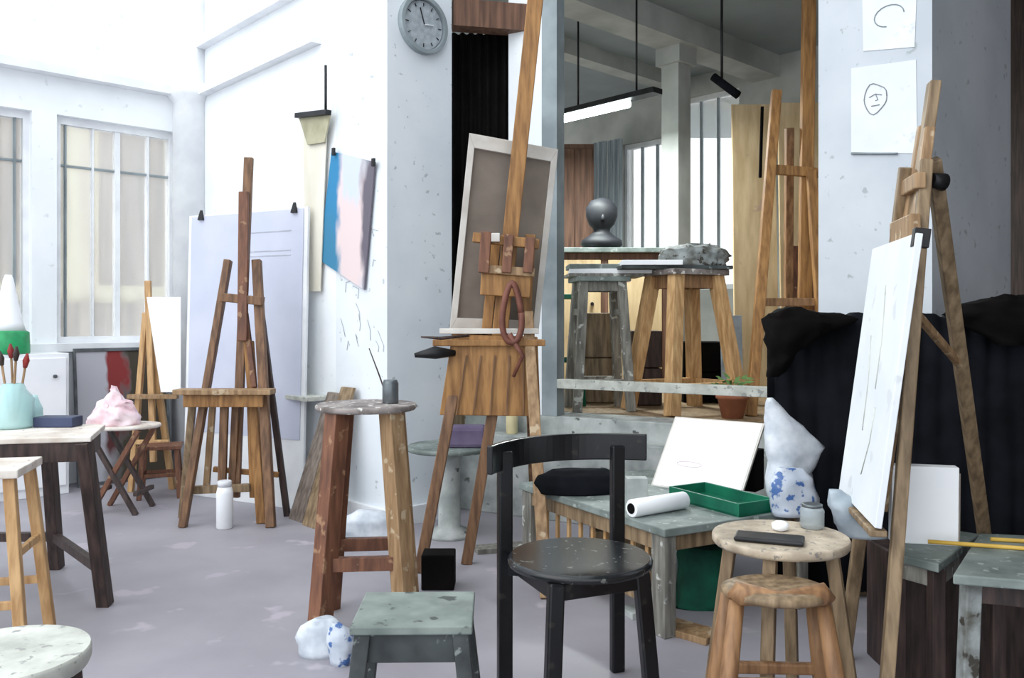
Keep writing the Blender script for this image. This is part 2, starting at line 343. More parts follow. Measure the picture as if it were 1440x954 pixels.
# ---------------------------------------------------------------- generic stool / stand
def stool(name, label, cat, loc, rz, h, top, legs, mats, th=.03, splay=.05, sec=.04, inset=.04, rails=(.2,), group=None, apron=.0, roundleg=False, knob=False, thing_=None):
    """top = ('round', r) or ('rect', w, d); legs = number of legs"""
    t = thing(name, label, cat, loc, rz, group)
    if top[0] == 'round':
        r = top[1]; MB().lathe((0, 0, 0), [(r*.97, h-th), (r, h-th*.7), (r, h-th*.2), (r*.985, h)], 40).build('top', mats[0], t, 0, True)
    else: MB().box((0, 0, h-th/2), (top[1], top[2], th)).build('top', mats[0], t, .004, True)
    tp, ft = [], []
    for k in range(legs):
        if top[0] == 'round':
            a = 2*math.pi*(k+.5)/legs; x, y = (top[1]-inset)*math.cos(a), (top[1]-inset)*math.sin(a); dx, dy = splay*math.cos(a), splay*math.sin(a)
        else:
            sx, sy = ((-1, -1), (1, -1), (1, 1), (-1, 1))[k]; x, y = sx*(top[1]/2-inset), sy*(top[2]/2-inset); dx, dy = sx*splay*.7, sy*splay*.7
        tp.append(V((x, y, h-th))); ft.append(V((x+dx, y+dy, 0)))
        b = MB()
        if roundleg: b.tube([tp[-1], tp[-1].lerp(ft[-1], .5), ft[-1]], [sec*.42, sec*.56, sec*.4], 12)
        else: b.bar(tp[-1], ft[-1], sec, sec, (dx, dy, 0) if (dx or dy) else (1, 0, 0)) if top[0] == 'round' else b.bar(tp[-1], ft[-1], sec, sec)
        b.build('leg', mats[1], t, .003, True)
    if apron:
        for k in range(legs):
            MB().bar(tp[k]-V((0, 0, apron/2)), tp[(k+1) % legs]-V((0, 0, apron/2)), apron, .02, (0, 0, 1)).build('apron', mats[2] if len(mats) > 2 else mats[1], t, .002, True)
    for i, z in enumerate(rails):
        f = 1-z/(h-th)
        for k in range(legs):
            if len(rails) > 1 and (k+i) % 2: continue
            MB().bar(tp[k].lerp(ft[k], f), tp[(k+1) % legs].lerp(ft[(k+1) % legs], f), sec*.75, sec*.5, (0, 0, 1)).build('stretcher', mats[1], t, .002, True)
    return t

# ---------------------------------------------------------------- black chair
t = thing('chair', 'glossy black round-seated chair with a curved backrest band in the foreground', 'chair', (.2, 2.52, 0))
MB().lathe((.2, 2.52, 0), [(.19, .425), (.212, .432), (.214, .445), (.205, .455)], 48).build('seat', 'seatblack', t, 0)
BL_, BR_, FL_, FR_ = V((-.022, 2.60, 0)), V((.344, 2.79, 0)), V((.103, 2.29, 0)), V((.405, 2.42, 0))
for p, top in ((BL_, .75), (BR_, .74)):
    MB().bar(p, p+V((0, 0, top)), .045, .032, (1, .3, 0)).build('leg', 'chair', t, .006)
for p in (FL_, FR_):
    q = V((.2, 2.52, 0))+(p-V((.2, 2.52, 0)))*.82
    MB().bar(p, q+V((0, 0, .43)), .045, .034, (1, .3, 0)).build('leg', 'chair', t, .006)
b = MB(); mid = (BL_+BR_)/2; d = (BR_-BL_).normalized(); n = V((d.y, -d.x, 0)); n = n if n.y < 0 else -n; rg = []
for k in range(25):
    a = -1+2*k/24; c = mid+d*a*.285+n*(.13*a*a-.075)
    tn = (d+n*(2*.13*a/.285)).normalized(); nn = V((tn.y, -tn.x, 0)); zz = .735
    rg.append([b.bm.verts.new(c+nn*s_+V((0, 0, zz+z_))) for s_, z_ in ((-.009, -.043), (.009, -.043), (.009, .043), (-.009, .043))])
for i in range(24):
    for k in range(4): b.bm.faces.new((rg[i][k], rg[i][(k+1) % 4], rg[i+1][(k+1) % 4], rg[i+1][k]))
b.bm.faces.new(rg[0]); b.bm.faces.new(rg[-1][::-1]); b.build('backrest', 'chair', t, .004)
b = MB()
for p, q in ((BL_, BR_), (BL_, FL_), (BR_, FR_), (FL_, FR_)):
    cc = V((.2, 2.52, 0)); f = lambda x: cc+(x-cc)*.84
    b.bar(f(p)+V((0, 0, .405)), f(q)+V((0, 0, .405)), .045, .02, (0, 0, 1))
b.build('seat_frame', 'chair', t)
for p in (BL_, BR_):
    b = MB(); b.bar(p+V((0, 0, .40)), V((.2, 2.52, .40)).lerp(p+V((0, 0, .40)), .72), .05, .02, (0, 0, 1)); b.build('bracket', 'chair', t)

# ---------------------------------------------------------------- stools and stands of the foreground
def at(px, Y, z=0): return V(((px-720)/F*Y, Y, z))
stool('stand', 'tall brown wooden stand with a small round stained top and thick legs in the foreground', 'stand', at(515, 3.25), .10, .83, ('round', .19), 4, ('standtop', 'redwood'), .022, .085, .066, .052, (.26,))
for o in [x for x in bpy.data.objects if x.name.startswith('leg') and x.parent and x.parent.name == 'stand']:
    if o.matrix_basis and o.data.vertices[0].co.x > 0: o.data.materials[0] = M['tan']
stool('stool', 'low grey-green rectangular stool with a scuffed top at the bottom of the picture', 'stool', at(585, 2.22), .02, .4, ('rect', .30, .27), 4, ('stooltop', 'darkgrey', 'darkgrey'), .022, .06, .04, .03, (), apron=.075)
stool('stool', 'pale pine stool at the left edge in front of the dark-legged table', 'stool', at(-22, 2.95), .25, .65, ('rect', .29, .29), 4, ('tabletop', 'pale'), .03, .08, .036, .035, (.2, .36))
stool('stool', 'round dark stool with a pale worn top in the bottom left corner', 'stool', (-1.085, 1.82, 0), 0, .44, ('round', .17), 4, ('rail', 'darkwood'), .04, .03, .04, .04, (.2,))
stool('round_table', 'round speckled beige table on grey legs holding a jar and black palette', 'table', at(1097, 2.40), .3, .545, ('round', .187), 4, ('roundtop', 'oak'), .026, .07, .034, .05, ())
s2 = thing('stool', 'honey coloured wooden stool with rounded top ends in front of the round table', 'stool', at(1098, 2.10), -.05)
b = MB(); b.tube([(-.115, -.0, .46), (-.105, 0, .475), (0, 0, .462), (.105, 0, .475), (.115, 0, .46)], [.02, .029, .019, .029, .02], 16); b.build('front_rail', 'honey', s2, 0, True)
MB().lathe((0, .05, 0), [(.125, .455), (.135, .462), (.135, .474), (.115, .482), (.02, .476)], 32, 1, .8).build('seat', 'oak', s2, 0, True)
for sx, sy in ((-1, -1), (1, -1), (1, 1), (-1, 1)):
    a, f = V((sx*.105, .01 if sy < 0 else .10, .455)), V((sx*.165, -.045 if sy < 0 else .14, 0))
    MB().tube([a, a.lerp(f, .5), f], [.019, .023, .018], 12).build('leg', 'honey', s2, 0, True)
for sy in (-1, 1):
    z = .245; k = 1-z/.455; y = (.01-.055*k) if sy < 0 else .10+.04*k; x = .105+.06*k
    MB().bar((-x, y, z), (x, y, z), .055 if sy < 0 else .03, .024, (0, 0, 1)).build('stretcher', 'honey', s2, .006, True)
for sx in (-1, 1):
    z = .17; k = 1-z/.455; MB().bar((sx*(.105+.06*k), .01-.055*k, z), (sx*(.105+.06*k), .10+.04*k, z), .028, .02, (0, 0, 1)).build('stretcher', 'honey', s2, .004, True)

# items on them
def jar(loc, r, h, m, label, name='jar', cat='jar', lid=None):
    t = thing(name, label, cat, loc)
    MB().lathe(loc, [(r*.9, 0), (r, .004), (r, h*.85), (r*.82, h)], 20).build('body', m, t, 0)
    if lid: MB().lathe(V(loc)+V((0, 0, h)), [(r*.85, 0), (r*.85, h*.12), (r*.75, h*.14)], 20).build('lid', lid, t, 0)
    return t
p = at(549, 3.27, .83); t = jar(p, .031, .09, 'metal', 'small grey tin on the tall round-topped stand holding a thin brush', 'tin', 'tin')
one('brush', MB().tube([p+V((-.01, 0, .012)), p+V((-.04, 0, .10)), p+V((-.085, .02, .21))], [.003, .003, .002], 8), 'darkwood', 'thin brush leaning out of the grey tin', 'brush', bevel=0)
one('bag', MB().blob([(868, 444, 470, .3), (880, 425, 484, .8), (895, 415, 490), (450+1380/2.93, 420, 488)], 2.93, .09, .012, 18), 'plastic', 'white crumpled plastic bag on the floor beneath the tall stand', 'bag', bevel=0)
one('bag', MB().blob([(876, 468, 482, .3), (890, 462, 496), (905, 460, 498), (450+1380/2.85, 466, 494)], 2.85, .06, .008, 20), 'blue', 'small blue-printed white bag on the floor at the stand leg', 'bag', bevel=0)
p = at(1090, 2.33, .545)
b = MB(); b.bar(p+V((-.10, .035, .008)), p+V((.07, -.03, .008)), .012, .085, (0, 0, 1)); t = one('palette', b, 'darkmetal', 'flat black palette lying on the round beige table', 'palette', bevel=.005)
b = MB(); b.lathe(at(1097, 2.45, .545), [(.012, 0), (.022, .004), (.024, .02), (.014, .026)], 18); one('cup', b, 'paper', 'tiny white cup at the back of the round beige table', 'cup', bevel=0)
jar(at(1142, 2.48, .545), .034, .062, 'glassjar', 'clear glass jar on the round beige table beside the blue bag', lid='metal')

# ---------------------------------------------------------------- low work table in the middle
A_, B_, C_ = V((.03, 3.93, 0)), V((.546, 3.05, 0)), V((1.20, 3.40, 0)); D_ = A_+C_-B_
t = thing('work_table', 'long low wooden work table with a grey-green top behind the black chair', 'table', (A_+C_)/2)
MB().prism([p+V((0, 0, .37)) for p in (A_, B_, C_, D_)], (0, 0, .03)).build('tabletop', 'greytop', t, .004)
ce = (A_+C_)/2; ins = lambda p, k=.93: ce+(p-ce)*k
for p in (A_, B_, C_, D_): MB().bar(ins(p, .9), ins(p, .9)+V((0, 0, .37)), .075, .055, (A_-B_)).build('leg', 'greywood', t, .004)
for p, q in ((A_, B_), (B_, C_), (C_, D_), (D_, A_)): MB().bar(ins(p)+V((0, 0, .34)), ins(q)+V((0, 0, .34)), .06, .02, (0, 0, 1)).build('apron', 'oak', t)
for k in range(9):
    a = ins(A_, .86).lerp(ins(B_, .86), (k+1)/10); MB().bar(a+V((0, 0, .10)), a+V((0, 0, .32)), .018, .012, (A_-B_)).build('slat', 'pale', t, 0)
MB().bar(ins(A_, .86)+V((0, 0, .10)), ins(B_, .86)+V((0, 0, .10)), .03, .03, (0, 0, 1)).build('stretcher', 'oak', t)
# wooden stool plank seen between the chair posts
tz = .4
bl, br = V((.627, 3.86, tz)), V((.965, 3.60, tz)); hd = (br-bl).normalized(); nb = V((-hd.y, hd.x, 0)); nb = nb if nb.y > 0 else -nb
up = (nb*.42+V((0, 0, .9))).normalized()
tl, tr = bl+up*.335+hd*.05, br+up*.335+hd*.05
t = thing('drawing_board', 'white drawing board propped tilted on the low work table', 'drawing board', (bl+br)/2)
nf = hd.cross(up).normalized(); nf = nf if nf.y < 0 else -nf
MB().prism([bl, br, tr, tl], -nf*.014).build('board', 'canvasedge', t, .002)
MB().prism([bl.lerp(tr, .02)+nf*.0005, br.lerp(tl, .02)+nf*.0005, tr.lerp(bl, .02)+nf*.0005, tl.lerp(br, .02)+nf*.0005], nf*.001).build('paper', 'paper', t, 0)
b = MB()
cc = bl.lerp(tr, .35)+nf*.0022
b.tube([cc+hd*(.06*math.cos(a*.5))+up*(.012*math.sin(a*.5)) for a in range(13)], .0012, 6); b.build('drawing', mat('faint_pink_pencil', (226, 196, 208)), t, 0)
b = MB(); cb = (bl+br)/2+nb*.17; b.box(cb+V((.03, 0, .09)), (.40, .10, .18), Matrix((hd, nb, V((0, 0, 1)))).transposed())
one('box', b, 'dark', 'black box standing behind the tilted white drawing board', 'box', bevel=.004)
b = MB(); a0, a1 = V((.452, 3.235, tz+.034)), V((.685, 3.39, tz+.034)); ax = (a1-a0).normalized()
b.tube([a0, a0+ax*.004, a1-ax*.004, a1], [.031, .034, .034, .031], 24); r_ = thing('paper_roll', 'white paper roll lying on the corner of the low work table', 'paper roll', (a0+a1)/2-V((0, 0, .034))); b.build('roll', 'paper', r_, 0)
MB().tube([a0-ax*.003, a0+ax*.01], .02, 20).build('shade_disc', 'dark', r_, 0, label='dark disc standing in for the shaded hollow')  # solid black disc, painted as the shade inside the roll
# green tray
tc_ = V((.845, 3.455, tz)); e1 = V((.5, -.86, 0)).normalized(); e2 = V((.86, .5, 0)).normalized(); MT = Matrix((e1, e2, V((0, 0, 1)))).transposed()
t = thing('tray', 'shallow green tray beneath the white drawing board on the work table', 'tray', tc_)
b = MB(); b.box(tc_+V((0, 0, .005)), (.40, .2, .01), MT); b.build('base', 'green', t)
b = MB()
for c, d in ((e1*.195, (.01, .2, .05)), (-e1*.195, (.01, .2, .05)), (e2*.095, (.38, .01, .05)), (-e2*.095, (.38, .01, .05))): b.box(tc_+c+V((0, 0, .027)), d, MT)
b.build('rim', 'green', t)
one('bag', MB().blob([(560, 1078, 1086, .3), (590, 1076, 1118, .7), (630, 1077, 1158), (665, 1078, 1140), (700, 1080, 1150, 1.2), (716, 1082, 1150, 1.3)], 3.385, .11, .012, 13), 'plastic', 'crumpled white plastic bag with a tall pointed top standing on the work table', 'bag', bevel=0)
one('bag', MB().blob([(658, 1092, 1130, .4), (675, 1084, 1144), (700, 1082, 1150, 1.2), (725, 1086, 1146, 1.3)], 3.28, .07, .01, 18), 'blue', 'blue and white printed bag standing before the pointed white bag', 'bag', bevel=0)
one('cloth', MB().blob([(660, 775, 850, .4), (668, 758, 868, .9), (680, 752, 872), (693, 756, 866)], 3.70, .16, .012, 12), 'black', 'black cloth bundle on the low table behind the chair backrest', 'cloth', bevel=0)
b = MB(); b.box(at(895, 3.52, tz+.05), (.085, .06, .10)); one('box', b, 'plinth', 'small pale grey box on the table left of the drawing board', 'box')
# things below the work table
c_ = at(985, 3.5)
one('cloth', MB().blob([(762, 955, 1020, .8), (800, 948, 1024), (850, 945, 1020), (450+1380/3.5, 940, 1026)], 3.5, .3, .03, 6), 'greencloth', 'dark green cloth heaped on the floor beneath the work table', 'cloth', bevel=0)
b = MB(); b.box(at(880, 3.80, .12), (.3, .26, .24)); one('crate', b, 'oak', 'weathered wooden crate on the floor beneath the work table', 'crate', bevel=.006)

b = MB(); b.bar(at(930, 3.2, .012), at(1005, 3.05, .012), .024, .12, (0, 0, 1)); one('plank', b, 'tan', 'short brown plank lying on the floor beneath the work table corner', 'plank')
b = MB(); b.box(at(905, 3.34, .012), (.16, .10, .024), Matrix.Rotation(.4, 3, 'Z')); one('book', b, 'plinth', 'pale speckled book lying on the floor under the work table edge', 'book')
# ---------------------------------------------------------------- central easel with canvas
def wbar(name, t, p, q, w, d, m='ochre', side=None, bev=.004): return MB().bar(p, q, w, d, side).build(name, m, t, bev)
E = thing('easel', 'tall ochre studio easel holding a canvas turned away in the centre', 'easel', at(690, 4.1))
wbar('leg', E, P(654, 470, 4.02), PZ(590, 805, 0), .05, .05, 'brown')
wbar('leg', E, P(712, 470, 4.02), PZ(656, 793, 0), .052, .05, 'brown')
wbar('leg', E, P(742, 440, 4.03), at(768, 3.52, 0), .05, .045, 'tan')
wbar('leg', E, P(742, 440, 4.07), at(752, 4.62, 0), .045, .045, 'brown')
MASTU = P(756, -30, 4.03); MASTL = P(692, 575, 4.09)
wbar('mast', E, MASTL, MASTU, .075, .045, 'ochre')
wbar('mast_rail', E, P(697, 340, 4.13), P(684, 470, 4.13), .05, .03, 'ochre')
wbar('mast_rail', E, P(746, 330, 4.13), P(738, 470, 4.13), .05, .03, 'ochre')
wbar('clamp_bar', E, P(665, 334, 4.0), P(758, 344, 4.0), .045, .05, 'ochre', (0, 0, 1))
wbar('clamp_bar', E, P(676, 378, 3.98), P(752, 384, 3.98), .04, .04, 'tan', (0, 0, 1))
wbar('clamp_post', E, P(684, 326, 3.96), P(680, 384, 3.96), .05, .03, 'redwood')
wbar('clamp_post', E, P(716, 330, 3.96), P(712, 384, 3.96), .045, .03, 'redwood')
wbar('clamp_post', E, P(746, 334, 3.96), P(742, 384, 3.96), .045, .03, 'redwood')
wbar('clamp_block', E, P(676, 400, 4.0), P(746, 404, 4.0), .10, .04, 'ochre', (0, 0, 1))
wbar('clamp_knob', E, P(697, 334, 3.93), P(697, 334, 3.98), .04, .04, 'canvasedge')
b = MB(); b.prism([P(x, y, 3.96) for x, y in ((636, 470), (756, 474), (760, 586), (618, 584))], (0, .03, 0)); b.build('panel', 'ochre', E, .004)
b = MB()
for k in range(1, 6):
    x0, x1 = 636+20*k, 618+23.6*k
    b.bar(P(x0, 500, 3.953), P(x1, 584, 3.953), .006, .006)
b.build('panel_batten', 'brown', E, 0)
b = MB(); b.box(P(688, 482, 4.0), (.52, .13, .03)); b.build('ledge', 'ochre', E, .004)
b = MB(); b.box(P(688, 466, 3.96), (.46, .02, .025)); b.build('ledge_lip', 'canvasedge', E, .003, label='pale ledge lip')
b = MB(); pts = []
for k in range(25):
    a = k/24*2*math.pi; pts.append(P(720+13*math.cos(a)*(1-.35*math.sin(a)), 440-42*math.sin(a), 3.90))
b.tube(pts, .015, 8); b.tube([P(716, 470, 3.9), P(735, 500, 3.9), P(722, 530, 3.92)], [.014, .011, .008], 8); b.build('strap', 'strap', E, 0)
b = MB(); b.tube([P(640, 497, 3.93), P(612, 496, 3.9), P(583, 500, 3.88)], [.014, .03, .01], 10); t = one('brush', b, 'darkmetal', 'thick dark brush sticking out left from the central easel ledge', 'brush', bevel=0)
b = MB(); b.tube([P(660, 472, 3.93), P(620, 476, 3.9), P(592, 474, 3.88)], [.006, .008, .004], 8); one('brush', b, 'darkwood', 'thinner brush lying above the dark one on the central easel ledge', 'brush', bevel=0)
K = thing('canvas', 'stretched canvas seen from behind with pale edges on the central easel', 'canvas', P(700, 465, 4.2))
cq = [P(660, 187, 4.10), P(785, 210, 4.24), P(757, 470, 4.24), P(632, 466, 4.12)]
def inset(q, k):
    c = sum(q, V())/len(q); return [c+(p-c)*k for p in q]
b = MB()
for i in range(4):
    a_, b2 = inset(cq, .955)[i], inset(cq, .955)[(i+1) % 4]
    e = (b2-a_).normalized()*.022; b.bar(a_-e, b2+e, .046, .03, (0, 1, 0)) if False else b.prism([cq[i], cq[(i+1) % 4], inset(cq, .86)[(i+1) % 4], inset(cq, .86)[i]], (0, .03, 0))
b.build('stretcher_frame', 'canvasedge', K, .002)
MB().prism([p+V((0, .022, 0)) for p in inset(cq, .90)], (0, .004, 0)).build('canvas_sheet', 'canvasback', K, 0)

# ---------------------------------------------------------------- left easel
E = thing('easel', 'brown wooden easel standing before the big lavender sheet on the left', 'easel', at(320, 4.9))
mt = P(350, 222, 4.98)
wbar('mast', E, mt, P(331, 700, 4.86), .05, .035, 'brown')
wbar('mast_slider', E, P(343, 270, 4.93), P(341, 480, 4.85), .055, .03, 'redwood')
wbar('leg', E, P(321, 366, 4.95), PZ(257, 742, 0), .04, .05, 'brown')
wbar('leg', E, P(361, 366, 4.95), PZ(381, 742, 0), .05, .05, 'brown')
wbar('leg', E, P(350, 480, 4.9), PZ(368, 736, 0), .05, .045, 'ochre')
wbar('leg', E, P(362, 400, 4.99), at(404, 5.0, 0), .035, .035, 'darkwood')
wbar('crossbar', E, P(310, 418, 4.88), P(371, 424, 4.88), .05, .04, 'brown', (0, 0, 1))
b = MB(); b.box(P(316, 551, 4.76), (.54, .12, .03)); b.build('shelf', 'tan', E, .004)
wbar('shelf_apron', E, P(258, 564, 4.74), P(370, 564, 4.74), .07, .02, 'ochre', (0, 0, 1))
wbar('post', E, P(272, 556, 4.80), PZ(256, 728, 0), .04, .03, 'oak')
wbar('post', E, P(316, 560, 4.80), P(312, 690, 4.83), .045, .03, 'brown')
wbar('post', E, P(332, 560, 4.84), P(326, 692, 4.86), .04, .03, 'brown')
wbar('post', E, P(300, 560, 4.84), P(290, 690, 4.86), .035, .03, 'tan')
wbar('post', E, P(352, 560, 4.86), P(356, 700, 4.88), .035, .03, 'ochre')
wbar('lower_rail', E, P(256, 690, 4.82), P(352, 686, 4.82), .045, .03, 'oak', (0, 0, 1))
wbar('lower_rail', E, P(300, 660, 4.90), P(392, 668, 4.95), .03, .03, 'ochre', (0, 0, 1))
wbar('brace', E, P(345, 440, 4.9), P(358, 545, 4.85), .03, .03, 'redwood')
jar(PZ(316, 743, 0), .045, .23, 'paper', 'white plastic bottle on the floor at the foot of the left easel', 'bottle', 'bottle', lid='trimw')
# big board with lavender sheet
t = thing('display_board', 'tall white board with a large lavender sheet clipped to it behind the left easel', 'board', at(340, 5.42))
q = [V(((262-720)/F*5.62, 5.62, 0)), V(((420-720)/F*5.16, 5.16, 0))]
dv = (q[1]-q[0]).normalized(); nv = V((dv.y, -dv.x, 0)); nv = nv if nv.y < 0 else -nv; Z = lambda z: V((0, 0, z))
MB().prism([q[0]-dv*.03, q[1]+dv*.03, q[1]+dv*.03-nv*.05+Z(1.84), q[0]-dv*.03-nv*.05+Z(1.84)], -nv*.02).build('board', 'trimw', t, .003)
MB().prism([q[0]+Z(.42)+nv*.002-nv*.012, q[1]+Z(.42)+nv*.002-nv*.012, q[1]-nv*.049+Z(1.83)+nv*.002, q[0]-nv*.049+Z(1.83)+nv*.002], nv*.003).build('sheet', 'lav', t, 0)
for s_ in (.1, .93):
    c = q[0].lerp(q[1], s_)-nv*.045+Z(1.84); MB().bar(c+nv*.012-Z(.035), c+nv*.006+Z(.03), .045, .02, dv, .4).build('clip', 'darkmetal', t)
# pencil drawing marks on the sheet: three faint bars
b = MB()
for z in (1.70, 1.58, 1.55):
    a, c = q[0].lerp(q[1], .55)+Z(z), q[0].lerp(q[1], .9)+Z(z); k = -nv*(.05*z/1.84)+nv*.007
    b.bar(a+k, c+k, .006, .002, (0, 0, 1))
b.build('pencil_line', mat('faint_pencil', (190, 194, 206)), t, 0)
# leaning boards by the wall
for i, (xa, m, lab) in enumerate(((424, 'boardgrey', 'grey-brown board leaning on the wall, left one of the pair beside the left easel'), (447, 'oak', 'weathered board leaning on the wall, right one of the pair beside the left easel'))):
    f0 = UV(-.27-.02*i, (2.08, 2.27)[i], 0); d_ = UE; tpb = UV(-.03, (2.10, 2.25)[i], .72+.04*i)
    b = MB(); b.prism([f0-d_*.075, f0+d_*.075, tpb+d_*.065, tpb-d_*.065], UA*-.02); one('board', b, m, lab, 'board')
b = MB(); ubox(b, -.16, 0, 1.62, 1.98, .665, .69); t = one('shelf', b, 'rail', 'short narrow white shelf on the wall above the leaning boards', 'shelf')
one('cloth', MB().blob([(700, 500, 540, .4), (712, 480, 560), (726, 472, 570), (450+1380/4.72, 474, 556)], 4.72-.13, .1, .012, 12) if False else MB().blob([(718, 500, 540, .4), (730, 478, 560), (744, 470, 566), (450+1380/4.5, 474, 566)], 4.5, .12, .012, 12), 'plastic', 'white crumpled cloth on the floor at the foot of the clock pillar', 'cloth', bevel=0)

# ---------------------------------------------------------------- far-left easel, paper, painting, tables
E = thing('easel', 'light pine easel at the windows holding a white paper sheet', 'easel', at(215, 5.9))
wbar('leg', E, P(205, 440, 5.75), PZ(184, 692, 0), .035, .04, 'pale')
wbar('leg', E, P(208, 440, 5.75), PZ(243, 688, 0), .04, .04, 'pale')
wbar('mast', E, P(208, 395, 5.75), P(216, 650, 5.70), .04, .03, 'pale')
wbar('ledge', E, P(180, 558, 5.66), P(250, 558, 5.66), .03, .05, 'tan', (0, 0, 1))
wbar('stretcher', E, P(190, 622, 5.70), P(238, 622, 5.70), .03, .03, 'pale', (0, 0, 1))
b = MB(); b.prism([P(x, y, 5.66-(y-418)*.0003) for x, y in ((206, 418), (254, 418), (254, 552), (226, 552))], (0, .008, 0)); one('paper_sheet', b, 'paper', 'white paper sheet with a slanted left edge on the pine easel', 'paper')
pm = painting_mat('dark_painting_with_red_figure', ((.05, .6, .50, 1.4, (176, 176, 184)), (.42, .80, .12, .26, (128, 40, 40)), (.42, .45, .12, .26, (84, 40, 40))), (62, 54, 42))
b = MB(); z0, z1 = .0, .95
c = [UV(-.90, .18, 0), UV(-.26, .18, 0), UV(-.26, .07, .95), UV(-.90, .07, .95)]
t = thing('painting', 'framed painting of a red figure on grey leaning under the window', 'painting', UV(-.5, .18))
MB().prism(c, UE*.022).build('picture', pm, t, .002)
b = MB(); cc = [p+UE*.0 for p in c]
for i in range(4): b.prism([cc[i], cc[(i+1) % 4], inset(cc, .95)[(i+1) % 4], inset(cc, .95)[i]], UE*.032)
b.build('frame', 'metal', t, .002)
t = thing('cabinet', 'white cabinet under the left window behind the dark table', 'cabinet', UV(-1.25, .25))
ubox(MB(), -1.95, -1.0, .065, .36, 0, .93).build('body', 'trimw', t, .004)
for a in (-1.94, -1.47):
    d = ubox(MB(), a, a+.45, .36, .375, .06, .90).build('door', 'paper', t, .003)
    MB().tube([UV(a+.38, .375, .78), UV(a+.38, .395, .78)], .012, 12).build('knob', 'metal', d, 0)
p = UV(-1.33, .25, .93)
t = thing('tin', 'green enamel tin with a white cone on the cabinet at the left edge', 'tin', p)
MB().lathe(p, [(.12, 0), (.125, .01), (.12, .14), (.10, .15)], 24).build('body', 'gtin', t, 0)
MB().lathe(p+Z(.15), [(.10, 0), (.085, .05), (.03, .33), (.02, .36)], 24).build('cone', 'paper', t, 0)

T = thing('table', 'dark-legged table with a pale stained top at the left edge', 'table', at(20, 3.6))
tp = [PZ(-170, 622, .7), PZ(128, 614, .7), PZ(148, 597, .7), PZ(-120, 595, .7)]
MB().prism([p-Z(.022) for p in tp], (0, 0, .022)).build('tabletop', 'tabletop', T, .004)
ti = inset(tp, .93)
for i in range(4): MB().bar(ti[i]-Z(.06), ti[(i+1) % 4]-Z(.06), .075, .02, (0, 0, 1)).build('apron', 'darkwood', T)
L1 = (ti[1]-Z(.022), PZ(148, 852, 0)); L2 = (P(66, 605, 3.82)-Z(0), PZ(80, 800, 0)); L2 = (V((L2[0].x, L2[0].y, .675)), L2[1])
L3 = (ti[0]-Z(.022), PZ(-190, 870, 0)); L4 = (ti[3]-Z(.022), PZ(-160, 800, 0))
for a, f in (L1, L2, L3, L4): MB().bar(a, f, .05, .055).build('leg', 'darkwood', T, .004)
MB().bar(L1[0].lerp(L1[1], .77), L2[0].lerp(L2[1], .77), .04, .03, (0, 0, 1)).build('stretcher', 'darkwood', T)
MB().bar(L2[0].lerp(L2[1], .77), L4[0].lerp(L4[1], .77), .04, .03, (0, 0, 1)).build('stretcher', 'darkwood', T)
MB().bar(L3[0].lerp(L3[1], .77), L4[0].lerp(L4[1], .77), .04, .03, (0, 0, 1)).build('stretcher', 'darkwood', T)
p = at(18, 3.55, .7)
t = thing('bottle', 'wide pale cyan plastic bottle on the left table holding brushes', 'bottle', p)
MB().lathe(p, [(.07, 0), (.08, .01), (.08, .12), (.05, .16), (.04, .185)], 24).build('body', 'cyan', t, 0)
for i, (dx, dy, hh, lab) in enumerate(((-.05, 0, .32, 'brush leaning furthest left in the cyan bottle'), (-.02, .02, .35, 'brush standing nearly upright second from left in the cyan bottle'), (.02, -.01, .34, 'brush tilting slightly right in the cyan bottle'), (.05, .01, .31, 'brush leaning furthest right in the cyan bottle'))):
    tt = thing('brush', lab, 'brush', p+Z(.02), group='brushes in the cyan bottle')
    MB().tube([p+V((dx*.2, dy, .03)), p+V((dx*.9, dy, hh-.06))], .005, 8).build('handle', 'tan', tt, 0)
    MB().tube([p+V((dx*.9, dy, hh-.06)), p+V((dx, dy, hh-.03)), p+V((dx*1.1, dy, hh))], [.008, .014, .004], 8).build('bristles', 'red' if i % 2 else 'darkwood', tt, 0)
b = MB(); b.box(at(82, 3.6, .722), (.165, .09, .042)); one('box', b, 'navy', 'flat navy blue box on the right end of the left table', 'box', bevel=.004)
one('bag', MB().blob([(556, 34, 52, .4), (575, 26, 58), (592, 24, 60), (450+.45*F/3.68, 28, 56)], 3.68, .08, .006, 16), 'cyan', 'small translucent cyan bag beside the brush bottle on the left table', 'bag', bevel=0)

T = thing('stool', 'small dark red stool with crossed legs and pale top under the pink tissue', 'stool', at(172, 5.15))
c = at(172, 5.15, .52)
MB().lathe(c-Z(.02), [(.215, 0), (.225, .006), (.222, .02)], 32, 1, .8).build('top', 'tabletop', T, 0)
for sy in (-.12, .12):
    for sx in (-1, 1):
        MB().bar(c+V((sx*.15, sy, -.02)), at(172, 5.15)+V((-sx*.14, sy+.01*sx, 0)), .028, .03).build('leg', 'redwood' if sx > 0 else 'darkwood', T, .003)
for sx in (-1, 1): MB().bar(c+V((sx*.13, -.12, -.40)), c+V((sx*.13, .12, -.40)), .025, .025, (0, 0, 1)).build('stretcher', 'darkwood', T)
one('tissue', MB().blob([(545, 156, 164, .2), (560, 150, 172, .5), (572, 136, 186), (586, 130, 194, 1.3), (450+.63*F/5.15, 126, 196, 1.3)], 5.15, .2, .035, 16), 'pink', 'crumpled pink-white tissue heap with a peak on the small dark red stool', 'tissue', bevel=0)
# another low stool behind, dark red
stool('stool', 'low dark reddish stool half hidden below the painting', 'stool', at(226, 5.55), .3, .34, ('rect', .26, .2), 4, ('redwood', 'redwood'), .025, .03, .03, .03, (.15,))

